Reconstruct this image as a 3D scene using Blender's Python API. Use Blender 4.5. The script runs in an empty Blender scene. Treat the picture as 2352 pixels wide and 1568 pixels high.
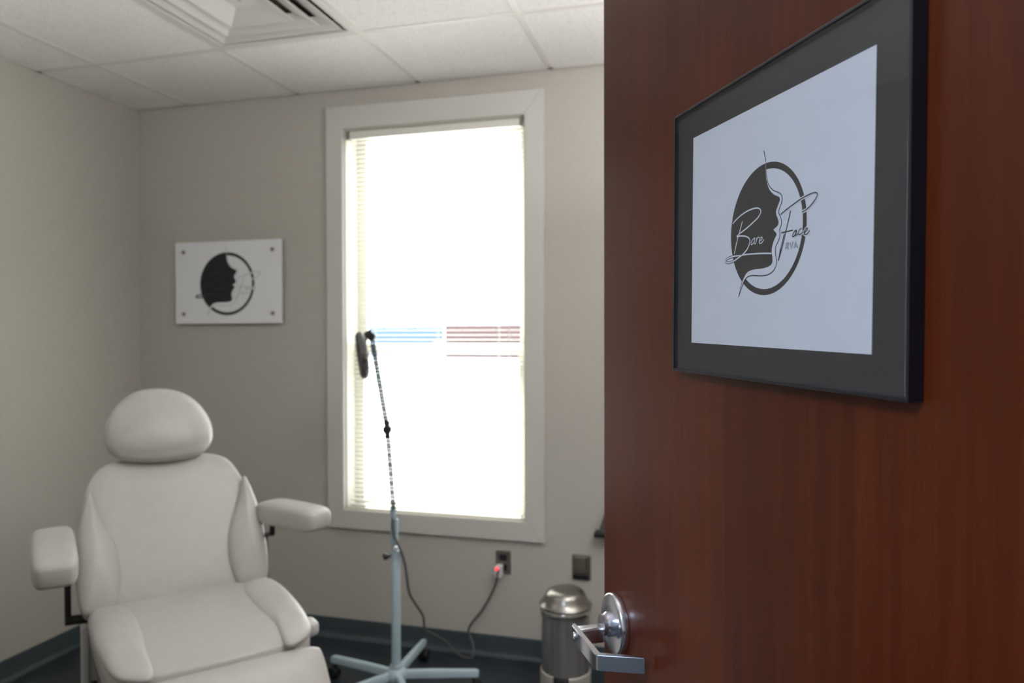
import bpy, bmesh, math, random
from mathutils import Vector, Matrix
random.seed(7)
S = bpy.context.scene
COL = S.collection
PI = math.pi

# ------------------------------------------------------------------ camera
F_PX, YAW, PITCH, ROLL, CAM_H = 1665.9, 0.265687, 0.0119265, -0.0024157, 1.428
fw = Vector((-math.sin(YAW)*math.cos(PITCH), math.cos(YAW)*math.cos(PITCH), -math.sin(PITCH)))
rt = Vector((math.cos(YAW), math.sin(YAW), 0)); up = rt.cross(fw)
c, s = math.cos(ROLL), math.sin(ROLL)
rt, up = c*rt + s*up, c*up - s*rt
cd = bpy.data.cameras.new('camera'); cam = bpy.data.objects.new('camera', cd); COL.objects.link(cam)
m = Matrix((rt, up, -fw)).transposed().to_4x4(); m.translation = (0, 0, CAM_H)
cam.matrix_world = m
cd.sensor_width = 36; cd.lens = 36*F_PX/2352; cd.clip_start = .02; cd.clip_end = 300
cd.dof.use_dof = True; cd.dof.focus_distance = .76; cd.dof.aperture_fstop = 5.8
S.camera = cam

# ------------------------------------------------------------------ world, exposure
w = bpy.data.worlds.new('world'); S.world = w; w.use_nodes = True
bg = w.node_tree.nodes['Background']; bg.inputs[0].default_value = (.93, .97, 1, 1); bg.inputs[1].default_value = 5.2
S.view_settings.view_transform = 'Standard'; S.view_settings.look = 'None'
S.view_settings.gamma = 1; S.view_settings.use_curve_mapping = False; S.view_settings.exposure = 0.2

def area(name, loc, size, power, color, rot=(0, 0, 0)):
    l = bpy.data.lights.new(name, 'AREA'); l.shape = 'RECTANGLE'; l.size, l.size_y = size
    l.energy = power; l.color = color
    o = bpy.data.objects.new(name, l); o.location = loc; o.rotation_euler = rot; COL.objects.link(o); return o
CEIL = CAM_H + 1.1265
FILL_LAMP = 16.0     # strength of the added drum fill lamp's shade (built with the lamp)
area('fill_uplight_right', (.62, 1.78, 1.76), (.22, .22), 31, (1, .97, .94), (PI, 0, 0))  # added fill light, hidden behind the open door
area('fill_uplight_left', (-2.35, .72, 1.76), (.22, .22), 8, (1, .98, .96), (PI, 0, 0))  # added fill light, out of view by the left wall
area('added_corridor_light', (-.9, -.85, CEIL-.012), (1.1, .52), 58, (.68, .82, 1))  # added, unseen: cool light on the door and through the doorway
sl = bpy.data.lights.new('sun', 'SUN'); sl.energy = 27; sl.angle = .01; sl.color = (1, .98, .96)
so = bpy.data.objects.new('sun', sl); COL.objects.link(so)
so.rotation_euler = Vector((.25, -.62, -.88)).to_track_quat('-Z', 'Y').to_euler()

# ------------------------------------------------------------------ materials
def mat(name, col, rough=.5, metal=0, coat=0, spec=.5, **k):
    m = bpy.data.materials.new(name); m.use_nodes = True
    b = m.node_tree.nodes['Principled BSDF']
    b.inputs['Base Color'].default_value = (*col, 1); b.inputs['Roughness'].default_value = rough
    b.inputs['Metallic'].default_value = metal; b.inputs['Coat Weight'].default_value = coat
    b.inputs['Specular IOR Level'].default_value = spec
    if 'coat_rough' in k: b.inputs['Coat Roughness'].default_value = k['coat_rough']
    return m
def noise_mat(name, c1, c2, scale, rough=.6, bump=0, stretch=(1, 1, 1), metal=0, lo=.35, hi=.65, detail=4, coat=0, coat_rough=.1, spec=.5):
    m = mat(name, c1, rough, metal, coat, spec, coat_rough=coat_rough); nt = m.node_tree; N = nt.nodes; L = nt.links; b = N['Principled BSDF']
    tc = N.new('ShaderNodeTexCoord'); mp = N.new('ShaderNodeMapping'); mp.inputs['Scale'].default_value = stretch
    nz = N.new('ShaderNodeTexNoise'); nz.inputs['Scale'].default_value = scale; nz.inputs['Detail'].default_value = detail
    mr = N.new('ShaderNodeMapRange'); mr.inputs[1].default_value = lo; mr.inputs[2].default_value = hi
    mx = N.new('ShaderNodeMix'); mx.data_type = 'RGBA'; mx.inputs[6].default_value = (*c1, 1); mx.inputs[7].default_value = (*c2, 1)
    L.new(tc.outputs['Object'], mp.inputs[0]); L.new(mp.outputs[0], nz.inputs['Vector']); L.new(nz.outputs[0], mr.inputs[0])
    L.new(mr.outputs[0], mx.inputs[0]); L.new(mx.outputs[2], b.inputs['Base Color'])
    if bump:
        bp = N.new('ShaderNodeBump'); bp.inputs['Strength'].default_value = bump; bp.inputs['Distance'].default_value = .002
        L.new(nz.outputs[0], bp.inputs['Height']); L.new(bp.outputs[0], b.inputs['Normal'])
    return m
def emis(name, col, st):
    m = bpy.data.materials.new(name); m.use_nodes = True; nt = m.node_tree; nt.nodes.clear()
    o = nt.nodes.new('ShaderNodeOutputMaterial'); e = nt.nodes.new('ShaderNodeEmission')
    e.inputs[0].default_value = (*col, 1); e.inputs[1].default_value = st; nt.links.new(e.outputs[0], o.inputs[0]); return m
def glass_mat(name, tint=(1, 1, 1), ior=1.45):
    m = bpy.data.materials.new(name); m.use_nodes = True; nt = m.node_tree; N = nt.nodes; N.clear()
    o = N.new('ShaderNodeOutputMaterial'); t = N.new('ShaderNodeBsdfTransparent'); g = N.new('ShaderNodeBsdfGlossy')
    f = N.new('ShaderNodeFresnel'); f.inputs[0].default_value = ior; x = N.new('ShaderNodeMixShader')
    t.inputs[0].default_value = (*tint, 1); g.inputs['Roughness'].default_value = 0.0
    ge = N.new('ShaderNodeNewGeometry'); iv = N.new('ShaderNodeMath'); iv.operation = 'SUBTRACT'; iv.inputs[0].default_value = 1; mu = N.new('ShaderNodeMath'); mu.operation = 'MULTIPLY'
    nt.links.new(ge.outputs['Backfacing'], iv.inputs[1]); nt.links.new(iv.outputs[0], mu.inputs[0]); nt.links.new(f.outputs[0], mu.inputs[1]); nt.links.new(mu.outputs[0], x.inputs[0]); nt.links.new(t.outputs[0], x.inputs[1]); nt.links.new(g.outputs[0], x.inputs[2]); nt.links.new(x.outputs[0], o.inputs[0])
    return m

M = {}
M['wall'] = noise_mat('wall_paint', (.50, .478, .438), (.52, .498, .458), 60, .75, .15, spec=.3)
M['trim'] = mat('trim_paint', (.62, .61, .58), .45)
M['tile'] = noise_mat('ceiling_tile', (.88, .87, .875), (.74, .73, .735), 130, .9, .5, lo=.45, hi=.75, spec=.1)
M['grid'] = mat('grid_metal', (.74, .72, .70), .4)
M['base'] = noise_mat('baseboard_vinyl', (.055, .074, .086), (.065, .084, .096), 20, .4)
M['floor'] = noise_mat('floor_vinyl', (.018, .024, .032), (.028, .035, .044), 9, .42, .1)
M['vinyl'] = noise_mat('chair_vinyl', (.47, .46, .44), (.49, .48, .46), 30, .38, .05)
M['plastic'] = mat('chair_plastic', (.52, .52, .52), .35)
M['cover_shade'] = mat('cover_shaded_grey', (.20, .20, .20), .45)  # chair plastic darkened in colour to stand for shade under the seat
M['darkmetal'] = mat('dark_metal', (.03, .03, .028), .4, .6)
M['black'] = mat('black_plastic', (.012, .012, .014), .4)
M['lampblue'] = mat('lamp_enamel', (.42, .53, .60), .3)
M['lampgrey'] = mat('lamp_head_grey', (.09, .09, .09), .45)
M['armblue'] = mat('lamp_arm_blue', (.05, .12, .20), .4)
M['skirt'] = mat('bin_skirt', (.42, .40, .36), .3)
M['spring'] = mat('spring_steel', (.03, .06, .09), .45, .3)
M['cable'] = mat('cable_grey', (.10, .10, .10), .5)
M['chrome'] = mat('chrome', (.72, .74, .82), .22, 1)
M['steel'] = noise_mat('brushed_steel', (.46, .44, .43), (.34, .33, .32), 90, .3, 0, (1, 1, .02), .78)
M['lid'] = mat('lid_steel', (.30, .285, .27), .28, 1)
M['plate'] = mat('steel_plate', (.28, .26, .23), .35, .9)
M['framemetal'] = mat('frame_black_metal', (.006, .007, .012), .28, 0)
M['frameedge'] = mat('frame_edge', (.03, .04, .05), .25, .5)
M['mat'] = noise_mat('mat_board', (.022, .019, .021), (.024, .021, .023), 300, .8)
M['paper'] = noise_mat('paper', (.53, .545, .60), (.515, .53, .585), 40, .8)
M['ink'] = mat('ink', (.030, .026, .026), .7)
M['inkwhite'] = mat('ink_light', (.60, .60, .64), .7)
M['glass'] = glass_mat('frame_glass')
M['pane'] = glass_mat('window_glass', (.96, .98, .97))
M['sash'] = mat('sash_vinyl', (.58, .56, .50), .4)
M['slat'] = mat('slat_white', (.78, .77, .73), .4)
M['acrylic'] = mat('sign_acrylic', (.84, .86, .90), .15)
M['signpale'] = mat('sign_pale_ink', (.42, .44, .46), .3)
M['signink'] = mat('sign_ink', (.008, .009, .015), .3)
M['signgrey'] = mat('sign_light_ink', (.03, .03, .04), .3)
M['duct'] = mat('duct_dark', (.20, .15, .115), .7)
M['diffuser'] = mat('diffuser_enamel', (.70, .69, .68), .35)
M['red'] = emis('red_led', (1, .08, .1), 1.6)
M['white'] = mat('white_plastic', (.7, .7, .7), .35)
M['added_lens'] = emis('added_troffer_lens', (1, .97, .93), 1.0)  # glowing lens of the added corridor light
M['fill_lampshade'] = emis('fill_lampshade', (1, .985, .97), FILL_LAMP)  # glow of the added drum fill lamp
M['concrete'] = noise_mat('concrete', (.62, .61, .58), (.55, .54, .52), 2, .8)
M['bluefence'] = mat('pale_blue_paint', (.055, .10, .20), .6)
M['brushed'] = mat('bin_collar', (.62, .60, .55), .22, 1)

def brick_mat():
    m = mat('brick_far', (.3, .1, .07), .8); N = m.node_tree.nodes; L = m.node_tree.links
    b = N.new('ShaderNodeTexBrick'); b.inputs['Color1'].default_value = (.085, .040, .045, 1); b.inputs['Color2'].default_value = (.065, .032, .036, 1)
    b.inputs['Mortar'].default_value = (.10, .08, .085, 1); b.inputs['Scale'].default_value = 1
    b.inputs['Brick Width'].default_value = .2; b.inputs['Row Height'].default_value = .075; b.inputs['Mortar Size'].default_value = .01
    tc = N.new('ShaderNodeTexCoord'); mp = N.new('ShaderNodeMapping'); mp.inputs['Rotation'].default_value = (PI/2, 0, 0)
    L.new(tc.outputs['Object'], mp.inputs[0]); L.new(mp.outputs[0], b.inputs[0]); L.new(b.outputs[0], N['Principled BSDF'].inputs['Base Color']); return m
M['brick'] = brick_mat()

def wood_mat():
    m = mat('cherry_veneer', (.12, .03, .015), .40, coat=.17, coat_rough=.2, spec=.12); nt = m.node_tree; N = nt.nodes; L = nt.links; b = N['Principled BSDF']
    tc = N.new('ShaderNodeTexCoord')
    def nz(scale, st, detail=3, dist=0):
        mp = N.new('ShaderNodeMapping'); mp.inputs['Scale'].default_value = st
        n = N.new('ShaderNodeTexNoise'); n.inputs['Scale'].default_value = scale; n.inputs['Detail'].default_value = detail; n.inputs['Distortion'].default_value = dist
        L.new(tc.outputs['Object'], mp.inputs[0]); L.new(mp.outputs[0], n.inputs['Vector']); return n
    def mix(a, bb, f):
        x = N.new('ShaderNodeMix'); x.data_type = 'RGBA'
        for sock, v in ((x.inputs[6], a), (x.inputs[7], bb), (x.inputs[0], f)):
            if isinstance(v, (tuple, float, int)): sock.default_value = (*v, 1) if isinstance(v, tuple) else v
            else: L.new(v, sock)
        return x.outputs[2]
    def rng(v, a, bb, c=0, d=1):
        r = N.new('ShaderNodeMapRange'); r.inputs[1].default_value = a; r.inputs[2].default_value = bb; r.inputs[3].default_value = c; r.inputs[4].default_value = d
        L.new(v, r.inputs[0]); return r.outputs[0]
    fine = nz(420, (1, 1, .07), 4); mid = nz(60, (1, 1, .05), 4, .4); big = nz(5, (1, 1, .35), 2)
    pores = nz(800, (1, 1, .10), 2)
    col = mix((.082, .0125, .0026), (.115, .021, .005), rng(mid.outputs[0], .35, .7))
    col = mix(col, (.050, .008, .003), rng(fine.outputs[0], .50, .72, 0, .45))
    col = mix(col, (.16, .044, .013), rng(pores.outputs[0], .58, .78, 0, .32))
    col = mix(col, (.055, .009, .003), rng(big.outputs[0], .42, .72, 0, .5))
    # veneer leaves: tone step at the leaf joints (door-local x from the free edge)
    sx = N.new('ShaderNodeSeparateXYZ'); L.new(tc.outputs['Object'], sx.inputs[0])
    cr = N.new('ShaderNodeValToRGB'); cr.color_ramp.interpolation = 'CONSTANT'
    e = cr.color_ramp.elements; e[0].position = 0; e[0].color = (.0, .0, .0, 1); e[1].position = .397; e[1].color = (.34, .34, .34, 1)
    for p, v in ((.168, .02), (.616, .16), (.83, .34)):
        q = e.new(p); q.color = (v, v, v, 1)
    dv = rng(sx.outputs[0], 0, .914); L.new(dv, cr.inputs[0])
    col = mix(col, (.032, .006, .004), cr.outputs[0])
    L.new(col, b.inputs['Base Color'])
    bp = N.new('ShaderNodeBump'); bp.inputs['Strength'].default_value = .08; bp.inputs['Distance'].default_value = .0004
    L.new(fine.outputs[0], bp.inputs['Height']); L.new(bp.outputs[0], b.inputs['Normal'])
    return m
M['wood'] = wood_mat()

# ------------------------------------------------------------------ mesh helpers
def me(name, bm, material, parent=None, smooth=False, loc=None, rotz=None, kind=None):
    bmesh.ops.recalc_face_normals(bm, faces=bm.faces)
    d = bpy.data.meshes.new(name); bm.to_mesh(d); bm.free()
    for mm in (material if isinstance(material, (list, tuple)) else [material]): d.materials.append(mm)
    if smooth:
        for p in d.polygons: p.use_smooth = True
        if smooth == 'auto': d.set_sharp_from_angle(angle=math.radians(38))
    o = bpy.data.objects.new(name, d); COL.objects.link(o)
    if parent: o.parent = parent
    if loc is not None: o.location = loc
    if rotz is not None: o.rotation_euler = (0, 0, rotz)
    if kind: o['kind'] = kind
    return o
def struct(name, bm, material, **k): return me(name, bm, material, kind='structure', **k)
def thing(name, label, cat, loc=(0, 0, 0), rotz=0, group=None):
    o = bpy.data.objects.new(name, None); o.empty_display_size = .1; COL.objects.link(o)
    o.location = loc; o.rotation_euler = (0, 0, rotz); tag(o, label, cat, group); return o
def tag(o, label, cat, group=None):
    o['label'] = label; o['category'] = cat
    if group: o['group'] = group
    return o
def box(bm, x0, x1, y0, y1, z0, z1, bev=0, mi=0, seg=2):
    r = bmesh.ops.create_cube(bm, size=1); vs = r['verts']
    for v in vs: v.co = Vector(((x0+x1)/2+v.co.x*(x1-x0), (y0+y1)/2+v.co.y*(y1-y0), (z0+z1)/2+v.co.z*(z1-z0)))
    fs = {f for v in vs for f in v.link_faces}
    for f in fs: f.material_index = mi
    if bev:
        es = {e for v in vs for e in v.link_edges}
        bmesh.ops.bevel(bm, geom=list(es), offset=bev, segments=seg, profile=.5, affect='EDGES', clamp_overlap=True)
    return bm
def B(*a, **k): return box(bmesh.new(), *a, **k)
def catmull(P, n=6, closed=False):
    P = [Vector(p) for p in P]; N = len(P); out = []
    for i in range(N if closed else N-1):
        if closed: a, b, c, d = P[(i-1) % N], P[i], P[(i+1) % N], P[(i+2) % N]
        else: a, b, c, d = P[max(i-1, 0)], P[i], P[i+1], P[min(i+2, N-1)]
        for k in range(n):
            t = k/n
            out.append(.5*((2*b)+(c-a)*t+(2*a-5*b+4*c-d)*t*t+(3*b-a-3*c+d)*t**3))
    if not closed: out.append(P[-1])
    return out
def tube(bm, pts, r, n=10, caps=True, mi=0):
    pts = [Vector(p) for p in pts]; N = len(pts)
    rr = r if isinstance(r, (list, tuple)) else [r]*N
    rings = []; prev = None
    for i, p in enumerate(pts):
        t = (pts[min(i+1, N-1)]-pts[max(i-1, 0)]).normalized()
        if prev is None:
            a = t.cross(Vector((0, 0, 1)));
            if a.length < 1e-3: a = t.cross(Vector((1, 0, 0)))
            a.normalize()
        else:
            a = prev - t*prev.dot(t); a.normalize()
        prev = a; b = t.cross(a)
        rings.append([bm.verts.new(p+(a*math.cos(2*PI*k/n)+b*math.sin(2*PI*k/n))*rr[i]) for k in range(n)])
    for i in range(N-1):
        for k in range(n):
            f = bm.faces.new((rings[i][k], rings[i][(k+1) % n], rings[i+1][(k+1) % n], rings[i+1][k])); f.material_index = mi
    if caps:
        for rg in (rings[0], rings[-1]): f = bm.faces.new(rg); f.material_index = mi
    return bm
def lathe(bm, prof, n=48, M4=None, mi=0):
    """prof: (radius, height) pairs about the z axis; M4 moves the result"""
    M4 = M4 or Matrix.Identity(4); rings = []
    for r, h in prof:
        if r < 1e-6: rings.append([bm.verts.new(M4 @ Vector((0, 0, h)))])
        else: rings.append([bm.verts.new(M4 @ Vector((r*math.cos(2*PI*k/n), r*math.sin(2*PI*k/n), h))) for k in range(n)])
    for a, b in zip(rings, rings[1:]):
        for k in range(n):
            if len(a) == 1 and len(b) == 1: continue
            if len(a) == 1: f = bm.faces.new((a[0], b[k], b[(k+1) % n]))
            elif len(b) == 1: f = bm.faces.new((a[k], a[(k+1) % n], b[0]))
            else: f = bm.faces.new((a[k], a[(k+1) % n], b[(k+1) % n], b[k]))
            f.material_index = mi
    return bm
def axis_mat(p, d):
    d = Vector(d).normalized(); q = Vector((0, 0, 1)).rotation_difference(d)
    return Matrix.Translation(Vector(p)) @ q.to_matrix().to_4x4()
def prism(bm, poly, h, mapf):
    """poly in (a, b), extruded 0..h along c; mapf(a, b, c) -> point"""
    lo = [bm.verts.new(mapf(a, b, 0)) for a, b in poly]; hi = [bm.verts.new(mapf(a, b, h)) for a, b in poly]
    bm.faces.new(lo); bm.faces.new(hi)
    n = len(poly)
    for i in range(n): bm.faces.new((lo[i], lo[(i+1) % n], hi[(i+1) % n], hi[i]))
    return bm

# ------------------------------------------------------------------ room shell
YB, LW, RW, YF = 3.062, -2.791, 1.176, .325       # back, left, right walls; front wall (with this doorway), room face
WX0, WX1, WZ0, WZ1 = -1.641, -.772, .607, 2.372   # window opening
TH = .16
bm = bmesh.new()
box(bm, LW-TH, WX0, YB, YB+TH, 0, CEIL+.2); box(bm, WX1, RW+TH, YB, YB+TH, 0, CEIL+.2)
box(bm, WX0, WX1, YB, YB+TH, 0, WZ0); box(bm, WX0, WX1, YB, YB+TH, WZ1, CEIL+.2)
struct('wall_back', bm, M['wall'])
struct('wall_left', B(LW-TH, LW, YF, YB, 0, CEIL+.2), M['wall'])
struct('wall_right', B(RW, RW+TH, YF, YB, 0, CEIL+.2), M['wall'])
DX0, DX1, DH = -.645, .292, 2.045
bm = bmesh.new()
box(bm, LW-TH, DX0-.02, YF-.12, YF, 0, CEIL+.2); box(bm, DX1+.02, RW+TH, YF-.12, YF, 0, CEIL+.2)
box(bm, DX0-.02, DX1+.02, YF-.12, YF, DH+.02, CEIL+.2)
struct('wall_front', bm, M['wall'])
bm = bmesh.new()   # corridor shell behind the camera
CY = -1.75
box(bm, LW-TH, RW+TH, CY-.1, CY, 0, CEIL+.2); box(bm, LW-TH-.1, LW-TH, CY-.1, YF-.12, 0, CEIL+.2); box(bm, RW+TH, RW+TH+.1, CY-.1, YF-.12, 0, CEIL+.2)
struct('wall_corridor', bm, M['wall'])
struct('floor', B(LW-TH, RW+TH, CY, YB+TH, -.1, 0), M['floor'])
# door lining of the doorway
bm = bmesh.new()
box(bm, DX0-.02, DX0, YF-.13, YF+.01, 0, DH); box(bm, DX1, DX1+.02, YF-.13, YF+.01, 0, DH); box(bm, DX0-.02, DX1+.02, YF-.13, YF+.01, DH, DH+.02)
box(bm, DX0-.09, DX0-.012, YF, YF+.014, 0, DH+.09, .003); box(bm, DX1+.012, DX1+.09, YF, YF+.014, 0, DH+.09, .003); box(bm, DX0-.012, DX1+.012, YF, YF+.014, DH+.012, DH+.09, .003)
struct('trim_doorway', bm, M['trim'])

# baseboards (cove toe)
BH = .092
def cove(bm, p0, p1, nrm):
    p0, p1, nrm = Vector(p0), Vector(p1), Vector(nrm)
    prof = [(0, 0), (.018, 0), (.0165, .004), (.010, .008), (.006, .016), (.0045, .03), (.0045, BH-.004), (.003, BH), (0, BH)]
    A = [bm.verts.new(p0+nrm*a+Vector((0, 0, b))) for a, b in prof]; C = [bm.verts.new(p1+nrm*a+Vector((0, 0, b))) for a, b in prof]
    bm.faces.new(A); bm.faces.new(C)
    for i in range(len(prof)): bm.faces.new((A[i], A[(i+1) % len(prof)], C[(i+1) % len(prof)], C[i]))
    return bm
struct('baseboard_back', cove(bmesh.new(), (LW, YB, 0), (RW, YB, 0), (0, -1, 0)), M['base'])
struct('baseboard_left', cove(bmesh.new(), (LW, YF, 0), (LW, YB-.018, 0), (1, 0, 0)), M['base'])
struct('baseboard_right', cove(bmesh.new(), (RW, YF, 0), (RW, YB-.018, 0), (-1, 0, 0)), M['base'])

# suspended ceiling: flanged grid bars, a lay-in tile per cell
ceil = struct('ceiling', B(LW-TH, RW+TH, CY, YB+TH, CEIL+.16, CEIL+.2), M['wall'])
GX = [LW, -2.484, -1.874, -1.264, -.654, -.044, .566, RW]
GY = [YF, .662, 1.272, 1.882, 2.492, YB]
TB = .012
DIFF = (1, 3)      # tile cell of the air diffuser (column, row): x -1.874..-1.264, y 1.882..2.492
def bar(x0, x1, y0, y1):
    bm = B(x0, x1, y0, y1, CEIL, CEIL+.0025)
    if x1-x0 > y1-y0: box(bm, x0, x1, (y0+y1)/2-.002, (y0+y1)/2+.002, CEIL+.0025, CEIL+.035)
    else: box(bm, (x0+x1)/2-.002, (x0+x1)/2+.002, y0, y1, CEIL+.0025, CEIL+.035)
    return bm
for y in GY[1:-1]: me('grid_bar', bar(LW, RW, y-TB, y+TB), M['grid'], ceil)
for x in GX[1:-1]:
    for a, b in zip(GY, GY[1:]):
        me('grid_bar', bar(x-TB, x+TB, a+TB, b-TB), M['grid'], ceil)
for a in ((LW, RW, YB-.030, YB-.008), (LW, RW, YF, YF+.02)): me('wall_angle', B(a[0], a[1], a[2], a[3], CEIL, CEIL+.002), M['grid'], ceil)
for a in ((LW, LW+.02), (RW-.02, RW)): me('wall_angle', B(a[0], a[1], YF+.02, YB-.02, CEIL, CEIL+.002), M['grid'], ceil)
for i in range(len(GX)-1):
    for j in range(len(GY)-1):
        if (i, j) == (2, 3): continue
        x0, x1, y0, y1 = GX[i]+.005, GX[i+1]-.005, GY[j]+.005, GY[j+1]-(.018 if j == len(GY)-2 else .005)
        o = me('ceiling_tile', B(x0, x1, y0, y1, CEIL+.0028, CEIL+.018, .0015), M['tile'], ceil)
# corridor ceiling tiles
me('corridor_soffit', B(LW-TH, RW+TH, CY, YF-.12, CEIL, CEIL+.02), M['tile'], ceil)

# air diffuser: frame, neck, two louvre cones and a recessed centre pan
dx, dy = (-1.874-1.264)/2, (1.882+2.492)/2
df = thing('air_diffuser', 'square white four-way air vent with nested louvres set in the ceiling grid', 'vent', (dx, dy, CEIL))
def frustum(bm, hb, zb, ht, zt, th=.002, lip=0):
    """square ring from half-width hb at zb up to ht at zt"""
    def sq(h, z): return [bm.verts.new((a*h, b*h, z)) for a, b in ((-1, -1), (1, -1), (1, 1), (-1, 1))]
    loops = [sq(hb+lip, zb), sq(hb, zb), sq(ht, zt), sq(ht+th*1.5, zt+.0005), sq(hb+lip, zb+th)] if lip else [sq(hb, zb), sq(ht, zt), sq(ht+th, zt+.0005), sq(hb+th, zb+.0005)]
    for k in range(len(loops)):
        A, C = loops[k], loops[(k+1) % len(loops)]
        for i in range(4): bm.faces.new((A[i], A[(i+1) % 4], C[(i+1) % 4], C[i]))
    return bm
me('outer_frame', frustum(bmesh.new(), .272, -.003, .262, .045, .002, .022), M['diffuser'], df)
me('louvre', frustum(bmesh.new(), .250, -.002, .186, .026, .002, .004), M['diffuser'], df)
me('louvre', frustum(bmesh.new(), .190, -.005, .128, .022, .002, .005), M['diffuser'], df)
bm = bmesh.new(); frustum(bm, .126, -.004, .048, .026, .002, .005); box(bm, -.049, .049, -.049, .049, .026, .028)
cp = me('centre_pan', bm, M['diffuser'], df)
me('screw', lathe(bmesh.new(), [(0, .0235), (.004, .024), (.005, .026)], 12), M['plate'], cp)
bm = bmesh.new(); box(bm, -.25, .25, -.25, .25, .10, .105)
for a in ((-.255, -.25, -.255, .255), (.25, .255, -.255, .255), (-.25, .25, -.255, -.25), (-.25, .25, .25, .255)): box(bm, *a, .036, .10)
me('duct_box', bm, M['duct'], df)

# added lamps, all out of view: fill light for room and corridor
def added_troffer(loc, hx, hy, label):
    t = thing('added_ceiling_light', label, 'added light', loc)
    bm = bmesh.new()
    for a in ((-hx, hx, -hy, -hy+.02), (-hx, hx, hy-.02, hy), (-hx, -hx+.02, -hy+.02, hy-.02), (hx-.02, hx, -hy+.02, hy-.02)): box(bm, *a, -.008, .03)
    me('frame', bm, M['grid'], t); me('diffuser_lens', B(-hx+.02, hx-.02, -hy+.02, hy-.02, 0, .006), M['added_lens'], t)
def drum(x, y, label):  # unseen lamp added to fill the room with light
    t = thing('fill_ceiling_lamp', label, 'added light', (x, y, CEIL))
    me('canopy', lathe(bmesh.new(), [(0, -.001), (.055, -.001), (.055, -.012), (.045, -.02), (0, -.02)], 32), M['grid'], t, smooth='auto')
    me('stem', lathe(bmesh.new(), [(0, -.02), (.007, -.02), (.007, -.17), (0, -.17)], 12), M['grid'], t, smooth='auto')
    me('shade', lathe(bmesh.new(), [(0, -.17), (.18, -.17), (.185, -.175), (.185, -.285), (.17, -.30), (0, -.305)], 40), M['fill_lampshade'], t, smooth='auto')
drum(.04, 1.22, 'round white drum ceiling lamp behind the open door, an unseen fill light added for the room')
def uplighter(x, y, label):  # lamp body around each added fill uplight
    fl = thing('fill_floor_lamp', label, 'lamp', (x, y, 0))
    me('base', lathe(bmesh.new(), [(0, 0), (.14, 0), (.14, .012), (.03, .025), (0, .025)], 32), M['plate'], fl, smooth='auto')
    me('pole', lathe(bmesh.new(), [(0, .02), (.012, .02), (.012, 1.66), (0, 1.66)], 16), M['plate'], fl, smooth='auto')
    me('bowl', lathe(bmesh.new(), [(0, 1.65), (.05, 1.655), (.13, 1.70), (.18, 1.775), (.176, 1.775), (.127, 1.704), (.05, 1.66), (0, 1.657)], 40), M['plate'], fl, smooth='auto')
added_troffer((-.9, -.85, CEIL), .6, .3, 'long recessed ceiling light added unseen in the corridor outside the door')
uplighter(.62, 1.78, 'tall uplighter floor lamp added unseen behind the open door as fill light')
uplighter(-2.35, .72, 'tall uplighter floor lamp added out of view by the left wall as fill light')

# ------------------------------------------------------------------ window
win = bpy.data.objects.new('window_1', None); COL.objects.link(win); win['kind'] = 'structure'; win.location = (0, YB, 0)
def wbox(name, mt, *a, parent=win, **k): return me(name, B(*a, **k), mt, parent)
CW0, CW1, CZ0, CZ1 = -1.726, -.687, .520, 2.476
def casing(name, poly):
    bm = bmesh.new(); prism(bm, poly, .019, lambda a, b, c: Vector((a, -c, b)))
    es = [e for e in bm.edges if all(abs(v.co.y+.019) < 1e-5 for v in e.verts)]
    bmesh.ops.bevel(bm, geom=es, offset=.003, segments=2, affect='EDGES'); me(name, bm, M['trim'], win)
casing('casing_board', [(CW0, CZ0), (WX0, WZ0), (WX0, WZ1), (CW0, CZ1)])
casing('casing_board', [(CW1, CZ0), (CW1, CZ1), (WX1, WZ1), (WX1, WZ0)])
casing('casing_board', [(CW0, CZ1), (WX0, WZ1), (WX1, WZ1), (CW1, CZ1)])
casing('casing_board', [(CW0, CZ0), (CW1, CZ0), (WX1, WZ0), (WX0, WZ0)])
jl = .006
bm = bmesh.new(); box(bm, WX0, WX0+jl, 0, TH, WZ0, WZ1); box(bm, WX1-jl, WX1, 0, TH, WZ0, WZ1); box(bm, WX0+jl, WX1-jl, 0, TH, WZ1-jl, WZ1); box(bm, WX0+jl, WX1-jl, -.001, TH+.02, WZ0, WZ0+jl)
me('window_lining', bm, M['sash'], win)
ZM = 1.356; ST = .048
x0, x1 = WX0+jl, WX1-jl
def sash(y, z0, z1, bot, top):
    f = me('sash_frame', (lambda bm: (box(bm, x0, x0+ST, y, y+.03, z0, z1, .002), box(bm, x1-ST, x1, y, y+.03, z0, z1, .002), box(bm, x0+ST, x1-ST, y, y+.03, z0, z0+bot, .002), box(bm, x0+ST, x1-ST, y, y+.03, z1-top, z1, .002), bm)[-1])(bmesh.new()), M['sash'], win)
    me('pane', B(x0+ST-.004, x1-ST+.004, y+.013, y+.017, z0+bot-.004, z1-top+.004), M['pane'], f)
    return f
lo = sash(.085, WZ0+jl, ZM+.022, .022, .044)
sash(.118, ZM-.022, WZ1-jl, .044, .035)
me('sash_lock', B(-1.23, -1.18, .075, .10, ZM+.022, ZM+.034, .003), M['sash'], lo)
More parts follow.
